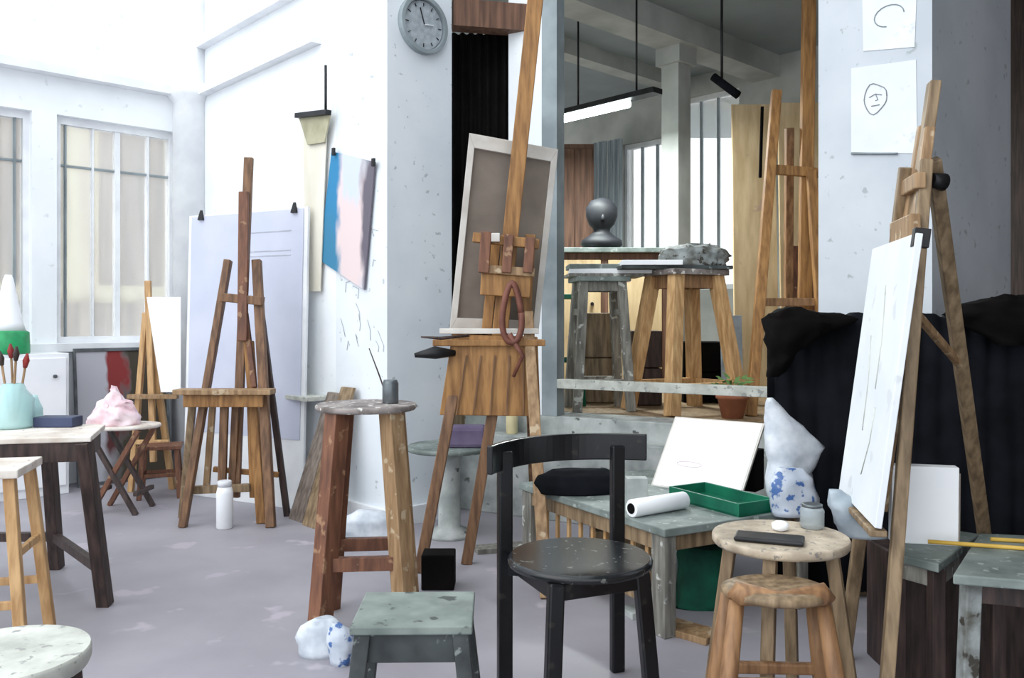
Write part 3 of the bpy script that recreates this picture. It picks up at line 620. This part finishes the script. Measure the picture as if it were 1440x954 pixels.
# ---------------------------------------------------------------- pedestal table behind the central easel
p = at(632, 4.55)
T = thing('pedestal_table', 'grey round pedestal table behind the legs of the central easel', 'table', p)
MB().lathe(p, [(.22, .455), (.23, .462), (.23, .475), (.22, .482)], 36).build('tabletop', 'greytop', T, 0)
MB().lathe(p, [(.13, 0), (.13, .02), (.06, .05), (.055, .40), (.09, .455)], 24).build('pedestal', 'plinth', T, 0)
b = MB(); b.box(at(655, 4.5, .482+.055), (.22, .14, .11)); one('cushion', b, 'purple', 'purple-grey cushion on the round pedestal table', 'cushion', bevel=.02)
b = MB(); b.box(at(617, 3.68, .075), (.14, .12, .15)); one('box', b, 'dark', 'small black box on the floor behind the grey-green stool', 'box', bevel=.006)
p = LA+LD*(-.14)-LN*.08+Z(.47); jar(p, .035, .12, 'cream', 'cream coloured jar on the plinth step behind the central easel', lid='cream')
b = MB(); b.bar(at(668, 4.22, .012), at(742, 4.3, .012), .024, .10, (0, 0, 1)); one('plank', b, 'greywood', 'grey plank lying on the floor behind the central easel', 'plank')
# black folded sheet added to make the gap right of the pillar dark
b = MB(); rows = []
for k in range(41):
    x = -.40+.42*k/40; y = 5.30+.025*math.sin(k*1.25)
    rows.append([b.bm.verts.new((x, y, z)) for z in (.59, 1.2, 2.0, 2.93)]+[b.bm.verts.new((x, y+.012, z)) for z in (2.93, 2.0, 1.2, .59)])
for k in range(40):
    for j in range(8): b.bm.faces.new((rows[k][j], rows[k][(j+1) % 8], rows[k+1][(j+1) % 8], rows[k+1][j])).smooth = True
b.bm.faces.new(rows[0]); b.bm.faces.new(rows[-1][::-1])
one('curtain', b, 'dark', 'tall black folded sheet darkening the opening right of the clock pillar', 'curtain', bevel=0)

# ---------------------------------------------------------------- wall items
# clock
def fr(c, n_, up=V((0, 0, 1))):
    r = up.cross(n_).normalized(); return lambda x, z, d=0: c+r*x+up*z+n_*d
cf = UV(.235, 2.58, 2.83); G = fr(cf, UE)
T = thing('clock', 'round grey wall clock high on the central white pillar', 'clock', cf)
def disc(mb, G, r0, r1, d0, d1, n=40):
    o_ = [[mb.bm.verts.new(G(r*math.cos(k*2*math.pi/n), r*math.sin(k*2*math.pi/n), d)) for k in range(n)] for r, d in ((r1, d0), (r1, d1), (r0, d1), (r0, d0))]
    for i in range(4):
        for k in range(n): mb.bm.faces.new((o_[i][k], o_[i][(k+1) % n], o_[(i+1) % 4][(k+1) % n], o_[(i+1) % 4][k]))
    return mb
disc(MB(), G, .14, .165, .0, .04).build('rim', 'trimg', T, .003)
disc(MB(), G, .001, .136, .0, .02).build('dial', 'clockface', T, 0)
b = MB()
for k in range(12):
    a = k*math.pi/6; b.bar(G(.105*math.cos(a), .105*math.sin(a), .022), G(.125*math.cos(a), .125*math.sin(a), .022), .008, .003, UE)
b.build('hour_marks', 'darkmetal', T, 0)
MB().bar(G(0, 0, .027), G(.065, .01, .027), .01, .003, UE).build('hand', 'paper', T, 0)
MB().bar(G(0, 0, .03), G(-.03, .09, .03), .007, .003, UE).build('hand', 'darkmetal', T, 0)
# painting pinned to the wall
def wallpt(px, py, off=0):
    """point on the wall plane u = -off seen at the pixel"""
    o_ = C0-UA*off; dx = (px-720)/F; # solve (o + e v).x = dx*(o+e v).y
    v = (dx*o_.y-o_.x)/(UE.x-dx*UE.y); q_ = o_+UE*v; q_.z = CH-(py-HZ)/F*q_.y; return q_
pm2 = painting_mat('blue_and_pink_painting', ((.10, .80, .50, .85, (40, 126, 172)), (.06, .15, .40, .5, (52, 124, 160)), (.60, .50, .30, .7, (218, 200, 200)), (.62, .85, .2, .3, (196, 204, 216)), (.98, .35, .26, .9, (100, 94, 106))), (190, 196, 206))
T = thing('painting', 'unframed blue, white and pink painting pinned on the wall beside the pillar', 'painting', wallpt(490, 300, .02))
cq2 = [wallpt(466, 213, .02), wallpt(527, 228, .02), wallpt(512, 408, .02), wallpt(449, 366, .02)]
MB().prism(cq2, -UA*-.008).build('picture', pm2, T, 0)
for x_, y_ in ((469, 214), (525, 229)):
    MB().bar(wallpt(x_, y_, .035)-Z(.02), wallpt(x_, y_, .035)+Z(.025), .025, .014, UE).build('clip', 'darkmetal', T)
T = thing('hanging_paper', 'long beige paper strip hanging from a dark wall bracket left of the painting', 'paper', wallpt(440, 300, .03))
MB().prism([wallpt(426, 170, .03), wallpt(460, 164, .03), wallpt(450, 410, .03), wallpt(430, 410, .03)], UA*.006).build('strip', 'beige', T, 0)
MB().prism([wallpt(420, 166, .05), wallpt(464, 160, .05), wallpt(456, 200, .05), wallpt(432, 204, .05)], UA*.01).build('bracket_plate', 'olive', T, .002)
b = MB(); b.bar(wallpt(418, 163, .06), wallpt(462, 158, .06), .03, .04, (0, 0, 1)); b.build('bracket', 'darkmetal', T)
b = MB(); b.tube([wallpt(458, 160, .05), wallpt(458, 92, .05)], .008, 10); b.build('rod', 'darkmetal', T, 0)
# smudges of paint on the pillar foot: loose pencil marks
b = MB()
for i in range(16):
    x_ = random.uniform(485, 542); y_ = random.uniform(330, 540); q1 = wallpt(x_, y_, .004)
    b.tube([q1, q1+UE*random.uniform(-.03, .03)+Z(random.uniform(.02, .06)), q1+UE*random.uniform(-.06, .06)+Z(random.uniform(.02, .12))], .0016, 5)
tag(b.build('scribbles', mat('grey_charcoal', (178, 182, 188)), None, 0), 'loose grey charcoal scribbles on the side of the clock pillar', 'drawing', kind='stuff')
# sheet on right pillar
def ppt(px, py, off=.004):
    o_ = PC-UA*off; dx = (px-720)/F; v = (o_.x-dx*o_.y)/(UE.x-dx*UE.y); q_ = o_-UE*v; q_.z = CH-(py-HZ)/F*q_.y; return q_
T = thing('drawing', 'white sheet with a small head sketch pinned on the right pillar', 'drawing', ppt(1240, 210))
MB().prism([ppt(1197, 96), ppt(1288, 84), ppt(1290, 216), ppt(1197, 214)], -UA*-.003).build('sheet', 'sketch', T, 0)
b = MB(); cs = ppt(1231, 138, .006)
b.tube([cs+UE*(.055*math.cos(a*math.pi/9))+Z(.07*math.sin(a*math.pi/9)*(1+.15*math.cos(a))) for a in range(19)], .0025, 6)
b.tube([cs+UE*.03+Z(.01), cs+Z(.02), cs-UE*.03+Z(.008)], .002, 6); b.tube([cs+UE*.02-Z(.035), cs-UE*.02-Z(.035)], .002, 6); b.tube([cs+Z(.02), cs+UE*.012-Z(.01), cs-Z(.012)], .002, 6)
b.build('sketch', mat('pencil_grey', (150, 154, 158)), T, 0)
b = MB(); b.tube([ppt(1197, 216, .008), ppt(1262, 216, .008)], .005, 6); b.build('lower_edge_bar', 'trimg', T, 0)
T = thing('drawing', 'curled white sheet at the top of the right pillar above the head sketch', 'drawing', ppt(1240, 60))
MB().prism([ppt(1212, -30), ppt(1290, -36), ppt(1286, 66), ppt(1214, 72)], -UA*-.003).build('sheet', 'sketch', T, 0)
b = MB(); cs = ppt(1250, 22, .006); b.tube([cs+UE*(.07*math.cos(a*math.pi/9))+Z(.05*math.sin(a*math.pi/9)) for a in range(14)], .0025, 6); b.build('sketch', 'trimg', T, 0)

# ---------------------------------------------------------------- black drape over a folding screen
pp = [V((1.12, 3.69, 0)), V((1.55, 3.54, 0)), V((2.05, 3.42, 0)), V((2.6, 3.30, 0))]
sc = thing('folding_screen', 'low wooden folding screen standing inside the black drape', 'screen', pp[1])
for i in range(3):
    a, c = pp[i], pp[i+1]; e = (c-a)*.07
    MB().bar(a+e+Z(.56), c-e+Z(.56), 1.12, .02, (0, 0, 1)).build('panel', 'oak', sc)
b = MB(); NX, rows = 120, []
def along(s_):
    k = min(int(s_*3), 2); f_ = s_*3-k; return pp[k].lerp(pp[k+1], f_)
for i in range(NX+1):
    s_ = i/NX; c = along(s_); col_ = []
    h = 1.175+.055*noise.noise(V((s_*9, 0, 0)))+.03*noise.noise(V((s_*25, 3, 0)))
    prof = [(-.06, .03), (-.055, .3), (-.05, .6), (-.05, .85), (-.05, 1.02), (-.045, h-.03), (-.025, h), (.025, h), (.045, h-.04), (.05, .95), (.055, .7)]
    for j, (n_, z) in enumerate(prof):
        amp = .022*(1-.6*abs(z)/1.2)+(.012 if z > 1 else 0); w_ = amp*math.sin(s_*60+2*noise.noise(V((s_*8, z*1.2, 1))))*(1 if n_ < 0 else -1)*.9 + .02*noise.noise(V((s_*14, z*5, 5)))
        if n_ < 0: w_ = -abs(w_)
        else: w_ = abs(w_)
        col_.append(b.bm.verts.new(c+V((.05 if False else 0, n_+w_, z))))
    rows.append(col_)
for i in range(NX):
    for j in range(len(prof)-1): b.bm.faces.new((rows[i][j], rows[i][j+1], rows[i+1][j+1], rows[i+1][j])).smooth = True
o = one('drape', b, 'black', 'large black cloth drape hanging in folds in front of the right pillar', 'drape', bevel=0)
so_ = o.modifiers.new('thick', 'SOLIDIFY'); so_.thickness = .006; so_.offset = -1
one('cloth', MB().blob([(432, 1100, 1122, .5), (440, 1080, 1180, .8), (452, 1074, 1204), (470, 1080, 1170, .9), (500, 1080, 1120, .7), (530, 1082, 1096, .4)], 3.50, .12, .04, 9), 'dark', 'bunched black cloth over the left end of the black drape', 'cloth', bevel=0)
one('cloth', MB().blob([(420, 1400, 1460, .5), (428, 1345, 1480, .9), (440, 1325, 1490), (454, 1350, 1480, .9), (486, 1400, 1450, .4)], 3.30, .10, .04, 9), 'dark', 'bunched black cloth over the right end of the black drape', 'cloth', bevel=0)

# ---------------------------------------------------------------- right easel
E = thing('easel', 'weathered wooden easel at the right holding a long white panel', 'easel', (1.1, 2.5, 0))
O = V((1.02, 2.49, .6)); wd = V((-.2, -.98, 0)).normalized(); wd = V((-.10, -.51, 0)).normalized()      # towards us along the panel
upv = V((.131, -.02, 1)).normalized(); nrm = wd.cross(upv).normalized(); nrm = nrm if nrm.x < 0 else -nrm
def R(w_, z, d=0): return O+wd*w_+upv*((z-.6)/upv.z)+nrm*d
wbar('mast', E, R(.0, .60, -.035), R(.0, 1.84, -.035), .05, .03, 'oak', wd)
wbar('post', E, R(-.10, .62, -.03), R(-.035, 1.72, -.03), .036, .028, 'tan', wd)
wbar('post', E, R(.10, .62, -.03), R(.035, 1.70, -.03), .036, .028, 'tan', wd)
wbar('head_block', E, R(-.11, 1.41, -.01), R(.12, 1.41, -.01), .07, .03, 'tan', (0, 0, 1))
wbar('crossbar', E, R(-.10, 1.54, -.012), R(.10, 1.54, -.012), .045, .03, 'tan', (0, 0, 1))
wbar('leg', E, V((.95, 2.2, 0)), V((1.165, 2.40, 1.60)), .027, .034, 'oak', wd)
wbar('leg', E, V((1.13, 2.90, 0)), V((1.165, 2.52, 1.60)), .034, .04, 'oak', wd)
wbar('leg', E, V((1.86, 3.28, 0)), R(0, 1.62, -.06), .036, .04, 'oak', wd)
wbar('strut', E, R(0, 1.2, -.05), V((1.86, 3.28, 0)).lerp(R(0, 1.62, -.06), .62), .024, .02, 'tan', (0, 0, 1))
MB().tube([R(.01, 1.56, -.06), R(-.01, 1.56, -.10)], [.02, .026], 14).build('knob', 'darkmetal', E, 0)
wbar('ledge', E, R(-.25, .585, .005), R(.25, .585, .005), .018, .045, 'oak', (0, 0, 1))
MB().bar(R(.235, 1.34, .0), R(.235, 1.39, .0), .03, .04, wd).build('clamp', 'darkmetal', E)
T = thing('panel', 'tall narrow-looking white sketch panel on the right easel', 'panel', R(0, .6))
MB().prism([R(-.26, .6), R(.255, .6), R(.255, 1.375), R(-.26, 1.375)], nrm*.018).build('board', 'sketch', T, .002)
b = MB()
for (w0, z0, w1, z1) in ((.0, 1.25, .05, .95), (-.1, 1.1, -.04, .82), (.08, .9, .02, .7)):
    b.tube([R(w0, z0, .019), R((w0+w1)/2+.02, (z0+z1)/2, .019), R(w1, z1, .019)], .0016, 6)
b.build('drawing', 'rail', T, 0)

# ---------------------------------------------------------------- right tables
T = thing('table', 'grey worn table behind the legs of the right easel', 'table', (1.2, 2.5, 0))
tp = [V((1.04, 2.36, .5)), V((1.126, 2.30, .5)), V((1.40, 2.60, .5)), V((1.20, 2.72, .5))]
tp = [V((1.06, 2.39, .5)), V((1.135, 2.27, .5)), V((1.42, 2.59, .5)), V((1.23, 2.76, .5))]
MB().prism([p-Z(.025) for p in tp], (0, 0, .025)).build('tabletop', 'greytop', T, .004)
ti = inset(tp, .82)
for i in range(4):
    MB().bar(ti[i]-Z(.025), V((ti[i].x, ti[i].y, 0)), .036, .036).build('leg', 'darkwood', T)
    MB().bar(ti[i]-Z(.05), ti[(i+1) % 4]-Z(.05), .05, .018, (0, 0, 1)).build('apron', 'greywood', T)
T = thing('table', 'grey-topped table with a flaking pale leg cut by the right edge', 'table', (1.6, 2.2, 0))
tp = [V((1.09, 2.11, .52)), V((2.1, 1.80, .52)), V((2.2, 2.35, .52)), V((1.38, 2.52, .52))]
MB().prism([p-Z(.025) for p in tp], (0, 0, .025)).build('tabletop', 'greytop', T, .004)
ti = inset(tp, .9); ti[0] = V((1.165, 2.165, .52))
for i in range(4):
    MB().bar(ti[i]-Z(.025), V((ti[i].x-(.02 if i == 0 else 0), ti[i].y, 0)), .04, .04).build('leg', 'flake' if i == 0 else 'darkwood', T, .004)
    MB().bar(ti[i]-Z(.055), ti[(i+1) % 4]-Z(.055), .06, .02, (0, 0, 1)).build('apron', 'darkwood', T)
e1 = V((.97, -.24, 0)).normalized(); e2 = V((.24, .97, 0)).normalized()
b = MB(); c = V((1.20, 2.49, .5)); b.box(c+Z(.1125), (.18, .045, .225), Matrix((e1, e2, V((.02, .02, 1)).normalized())).transposed())
T = thing('canvas', 'small white canvas standing on the grey table by the right easel', 'canvas', c); b.build('canvas_sheet', 'paper', T, .003)
b = MB(); b.box(c+Z(.108)+e1*.0915, (.003, .046, .2), Matrix((e1, e2, V((.02, .02, 1)).normalized())).transposed()); b.build('edge', 'canvasback', T, 0, label='grey canvas edge')
for (a, c, lab) in ((V((1.17, 2.40, .526)), V((1.80, 2.20, .526)), 'long yellow stick on the right table, reaching over the grey one'), (V((1.36, 2.425, .526)), V((1.85, 2.31, .526)), 'shorter yellow stick lying behind the long one on the right table')):
    one('stick', MB().tube([a, c], .006, 8), 'yellow', lab, 'stick', bevel=0)
one('plastic_sheet', MB().blob([(688, 1168, 1182, .4), (712, 1164, 1204, .8), (738, 1172, 1232), (450+.65*F/2.56, 1186, 1246)], 2.56, .08, .012, 13), 'greyplastic', 'crumpled grey-blue plastic sheet on the table under the white panel', 'plastic sheet', bevel=0)
b = MB(); b.box((1.62, 2.83, .2), (.8, .22, .4)); one('crate', b, 'darkwood', 'dark wooden crate on the floor behind the right tables', 'crate', bevel=.006)
b = MB(); b.bar(V((1.03, 2.88, .30)), V((1.12, 2.40, .02)), .05, .02, (0, 0, 1)); 

# ---------------------------------------------------------------- raised room contents
pz = .58
stool('stand', 'tall honey wooden stand with splayed legs in the raised room, right of its grey neighbour', 'stand', at(962, 5.35, pz), .45, .88, ('rect', .42, .36), 4, ('standtop', 'pale', 'honey'), .035, .16, .075, .06, (.16,), apron=.08)
stool('stand', 'tall grey weathered stand in the raised room left of the honey one', 'stand', at(842, 5.45, pz), .1, .84, ('rect', .34, .34), 4, ('greytop', 'greywood', 'greywood'), .03, .07, .055, .05, (.18, .62), apron=.06)
stool('stool', 'green stool at the left end of the raised room behind the post', 'stool', at(790, 5.75, pz), .0, .74, ('rect', .26, .24), 4, ('green', 'greencloth'), .03, .05, .035, .03, (.3,))
def boards(px0, px1, Y, z, th, m, lab, rz=0, dep=.3):
    a = at((px0+px1)/2, Y, z+th/2); b = MB(); b.box(a, ((px1-px0)/F*Y, dep, th), Matrix.Rotation(rz, 3, 'Z')); return one('board', b, m, lab, 'board', 'boards on the raised room stands', .003)
boards(866, 1020, 5.35, pz+.88, .022, 'darkgrey', 'dark board lying directly on the honey stand', .08, .34)
boards(872, 955, 5.3, pz+.902, .03, 'paper', 'white board at the left of the honey stand, on the dark board', -.05, .3)
one('cloth', MB().blob([(345, 950, 1000, .6), (352, 926, 1020), (360, 924, 1026), (450-(pz+.902-CH)*F/5.35, 934, 1018)], 5.35, .24, .03, 22), 'flake', 'mottled grey cloth bundle on top of the honey stand', 'cloth', bevel=0)
boards(796, 900, 5.45, pz+.84, .02, 'greywood', 'grey board lowest of the pile on the grey stand', .05, .3)
boards(800, 925, 5.45, pz+.86, .03, 'paper', 'white board in the middle of the pile on the grey stand', -.04, .28)
boards(798, 880, 5.45, pz+.89, .03, 'greytop', 'thick grey board topmost of the pile on the grey stand', .03, .26)
b = MB(); b.box(at(893, 5.45, pz+.89+.03), (.06, .06, .06)); one('box', b, 'dark', 'small dark box on the board pile of the grey stand', 'box', bevel=.01)
# contents behind the stands
T = thing('cabinet', 'pale counter-height cabinet at the back of the raised room', 'cabinet', at(850, 7.2, pz))
b = MB(); b.box(at(850, 7.2, pz+.56), (1.0, .4, 1.12)); b.build('body', 'brownpanel', T, .005)
b = MB(); b.box(at(850, 7.18, pz+1.14), (1.06, .46, .04)); b.build('top', 'greytop', T, .005)
for k in (-.25, .25): 
    d = MB(); d.box(at(850, 6.99, pz+.56)+V((k, 0, 0)), (.44, .02, 1.0)); d = d.build('door', 'ply', T, .004)
    MB().tube([at(850, 6.98, pz+.7)+V((k*.4, 0, 0)), at(850, 6.95, pz+.7)+V((k*.4, 0, 0))], .015, 10).build('knob', 'darkmetal', d, 0)
p = at(846, 7.1, pz+1.16)
T = thing('bust', 'dark head-shaped bust on the back cabinet of the raised room', 'bust', p)
MB().lathe(p, [(.13, 0), (.165, .03), (.16, .07), (.10, .11), (.065, .14), (.07, .17), (.10, .20), (.125, .27), (.125, .34), (.085, .40), (.02, .425)], 24, 1.05, .9).build('head', 'bust', T, 0)
MB().lathe(p+V((0, -.10, .25)), [(.012, -.03), (.02, -.01), (.012, .03)], 10).build('nose', 'bust', T, 0)
T = thing('wardrobe', 'tall brown panelled wardrobe at the far left of the raised room', 'wardrobe', at(806, 8.3, pz))
b = MB(); b.box(at(808, 8.3, pz+1.12), (.34, .4, 2.24)); b.build('body', 'brownpanel', T, .006)
for k in (-.085, .085): d = MB(); d.box(at(808, 8.09, pz+1.12)+V((k, 0, 0)), (.16, .02, 2.14)); d.build('door', 'brownpanel', T, .004)
# curtains left of window 5
for i, (px_, lab) in enumerate(((846, 'grey strip curtain left of the far window, the left one'), (868, 'grey strip curtain left of the far window, the right one'))):
    b = MB(); c = at(px_, 9.15-.12*i, 0); rows = []
    for k in range(13):
        x = -.09+.18*k/12; w_ = .02*math.sin(k*1.7)
        rows.append([b.bm.verts.new(c+UE*x+UA*(w_+q_)+Z(z)) for q_, z in ((-.05, 1.35), (-.05, 3.05), (-.038, 3.05), (-.038, 1.35))])
    for k in range(12):
        for j in range(4): b.bm.faces.new((rows[k][j], rows[k][(j+1) % 4], rows[k+1][(j+1) % 4], rows[k+1][j]))
    b.bm.faces.new(rows[0]); b.bm.faces.new(rows[-1][::-1]); one('curtain', b, 'curtain', lab, 'curtain', bevel=0)
# fluorescent light
a, c = P(790, 171, 6.6), P(905, 140, 5.9); c = a+(UE*(c-a).length*1.0); c.z = a.z
T = thing('ceiling_light', 'long fluorescent tube light hanging in the raised room', 'light', (a+c)/2)
def hit(px, z, o_, d_):
    dx = (px-720)/F; s_ = (dx*o_.y-o_.x)/(d_.x-dx*d_.y); return V((o_.x+d_.x*s_, o_.y+d_.y*s_, z))
z_ = 2.75; o_ = V((.37, (z_-CH)*F/(450-168), 0)); o_.x = (790-720)/F*o_.y
a = hit(788, z_, o_, UE); m_ = hit(884, z_, o_, UE); c = hit(925, z_, o_, UE)
MB().bar(a+Z(.045), c+Z(.045), .04, .11, (0, 0, 1)).build('housing', 'darkmetal', T)
MB().tube([a, m_], .03, 14).build('tube', 'tube', T, 0)
la = bpy.data.lights.new('tube_light', 'AREA'); la.shape = 'RECTANGLE'; la.size = 1.2; la.size_y = .08; la.energy = 75; la.color = (.93, 1, .98)
lo_ = bpy.data.objects.new('tube_light', la); COL.objects.link(lo_); lo_.parent = T; lo_.location = (a+m_)/2-Z(.05)-T.location; lo_.rotation_euler = (0, 0, math.atan2(UE.y, UE.x))
for s_ in (.2, .8):
    q_ = a.lerp(c, s_); MB().tube([q_+Z(.06), V((q_.x, q_.y, 3.6))], .008, 8).build('hanger', 'darkmetal', T, 0)
# small black spotlight
q_ = P(1022, 122, 6.2)
T = thing('spotlight', 'small black tubular lamp under the ceiling beam right of the inner column', 'lamp', q_)
MB().tube([P(1003, 108, 6.2), P(1038, 134, 6.1)], .03, 14).build('body', 'black', T, 0)
MB().tube([P(1015, 112, 6.2), V((P(1015, 112, 6.2).x, 6.2, 3.6))], .01, 8).build('rod', 'darkmetal', T, 0)
# boards at the right of the raised room
def lean(px0, px1, Y, h, m, lab, name='board', dy=.1, cat='board'):
    a, c = at(px0, Y, pz), at(px1, Y, pz); b = MB(); b.prism([a, c, c+V((0, dy, h)), a+V((0, dy, h))], (0, .025, 0)); return one(name, b, m, lab, cat, bevel=.003)
lean(1034, 1096, 6.35, 2.2, 'ply', 'tall plywood board at the right of the raised room, left of its pair')
lean(1100, 1162, 6.30, 2.2, 'ply', 'tall plywood board at the right of the raised room, behind the large easel mast')
b = MB(); b.bar(P(1072, 150, 6.25), P(1069, 250, 6.25), .02, .02); T = one('cord', b, 'dark', 'thin dark cord hanging on the plywood boards', 'cord')
lean(1016, 1046, 5.75, .6, 'greyplastic', 'pale blue panel leaning beside the honey stand', 'panel', .05, 'panel')
lean(1112, 1150, 6.0, 1.1, 'redwood', 'reddish brown board leaning behind the large ochre easel')
E = thing('easel', 'large ochre easel in the raised room beside the right pillar', 'easel', at(1100, 5.3, pz))
wbar('mast', E, P(1138, -30, 5.4), V((P(1130, 450, 5.4).x, 5.4, pz+.1)), .08, .05, 'ochre')
wbar('leg', E, P(1092, 128, 5.42), at(1056, 5.05, pz), .06, .05, 'ochre')
wbar('leg', E, P(1140, 240, 5.36), at(1165, 5.2, pz), .06, .05, 'ochre')
wbar('leg', E, P(1110, 180, 5.46), at(1108, 5.9, pz), .05, .05, 'honey')
wbar('crossbar', E, P(1080, 238, 5.38), P(1160, 244, 5.38), .06, .04, 'ochre', (0, 0, 1))
wbar('crossbar', E, P(1062, 425, 5.3), P(1160, 425, 5.3), .05, .04, 'honey', (0, 0, 1))
# clutter low behind the rail
for (px_, Y, w_, d, h, m, lab) in ((905, 5.8, .2, .3, .5, 'darkwood', 'dark box between the two stands of the raised room'), (842, 5.95, .24, .24, .62, 'oak', 'stack of weathered crates behind the grey stand'), (985, 6.0, .3, .3, .42, 'dark', 'black box behind the honey stand')):
    T = thing('crate', lab, 'crate', at(px_, Y, pz)); n_ = 2
    for k in range(n_):
        b = MB(); b.box(at(px_, Y, pz+h*(k+.5)/n_), (w_, d, h/n_-.006)); b.build('box_body', m, T, .006)
p = at(1030, 4.95, pz)
T = thing('flowerpot', 'terracotta flowerpot with a small green plant behind the white rail', 'plant pot', p)
MB().lathe(p, [(.06, 0), (.085, .11), (.095, .115), (.095, .14), (.08, .14), (.07, .12)], 24).build('pot', 'terracotta', T, 0)
b = MB()
for i in range(40):
    a = random.uniform(0, 6.28); r1 = random.uniform(.02, .11); q_ = p+V((r1*math.cos(a), r1*math.sin(a), .15+random.uniform(0, .10))); d = V((math.cos(a), math.sin(a), random.uniform(-.2, .8))).normalized()*.03; e = d.orthogonal().normalized()*.012
    b.bm.faces.new([b.bm.verts.new(q_+x) for x in (-d, e, d, -e)])
for i in range(6):
    a = i*1.05; b.tube([p+V((0, 0, .12)), p+V((.05*math.cos(a), .05*math.sin(a), .18))], .003, 5)
b.build('leaves', 'leaf', T, 0)
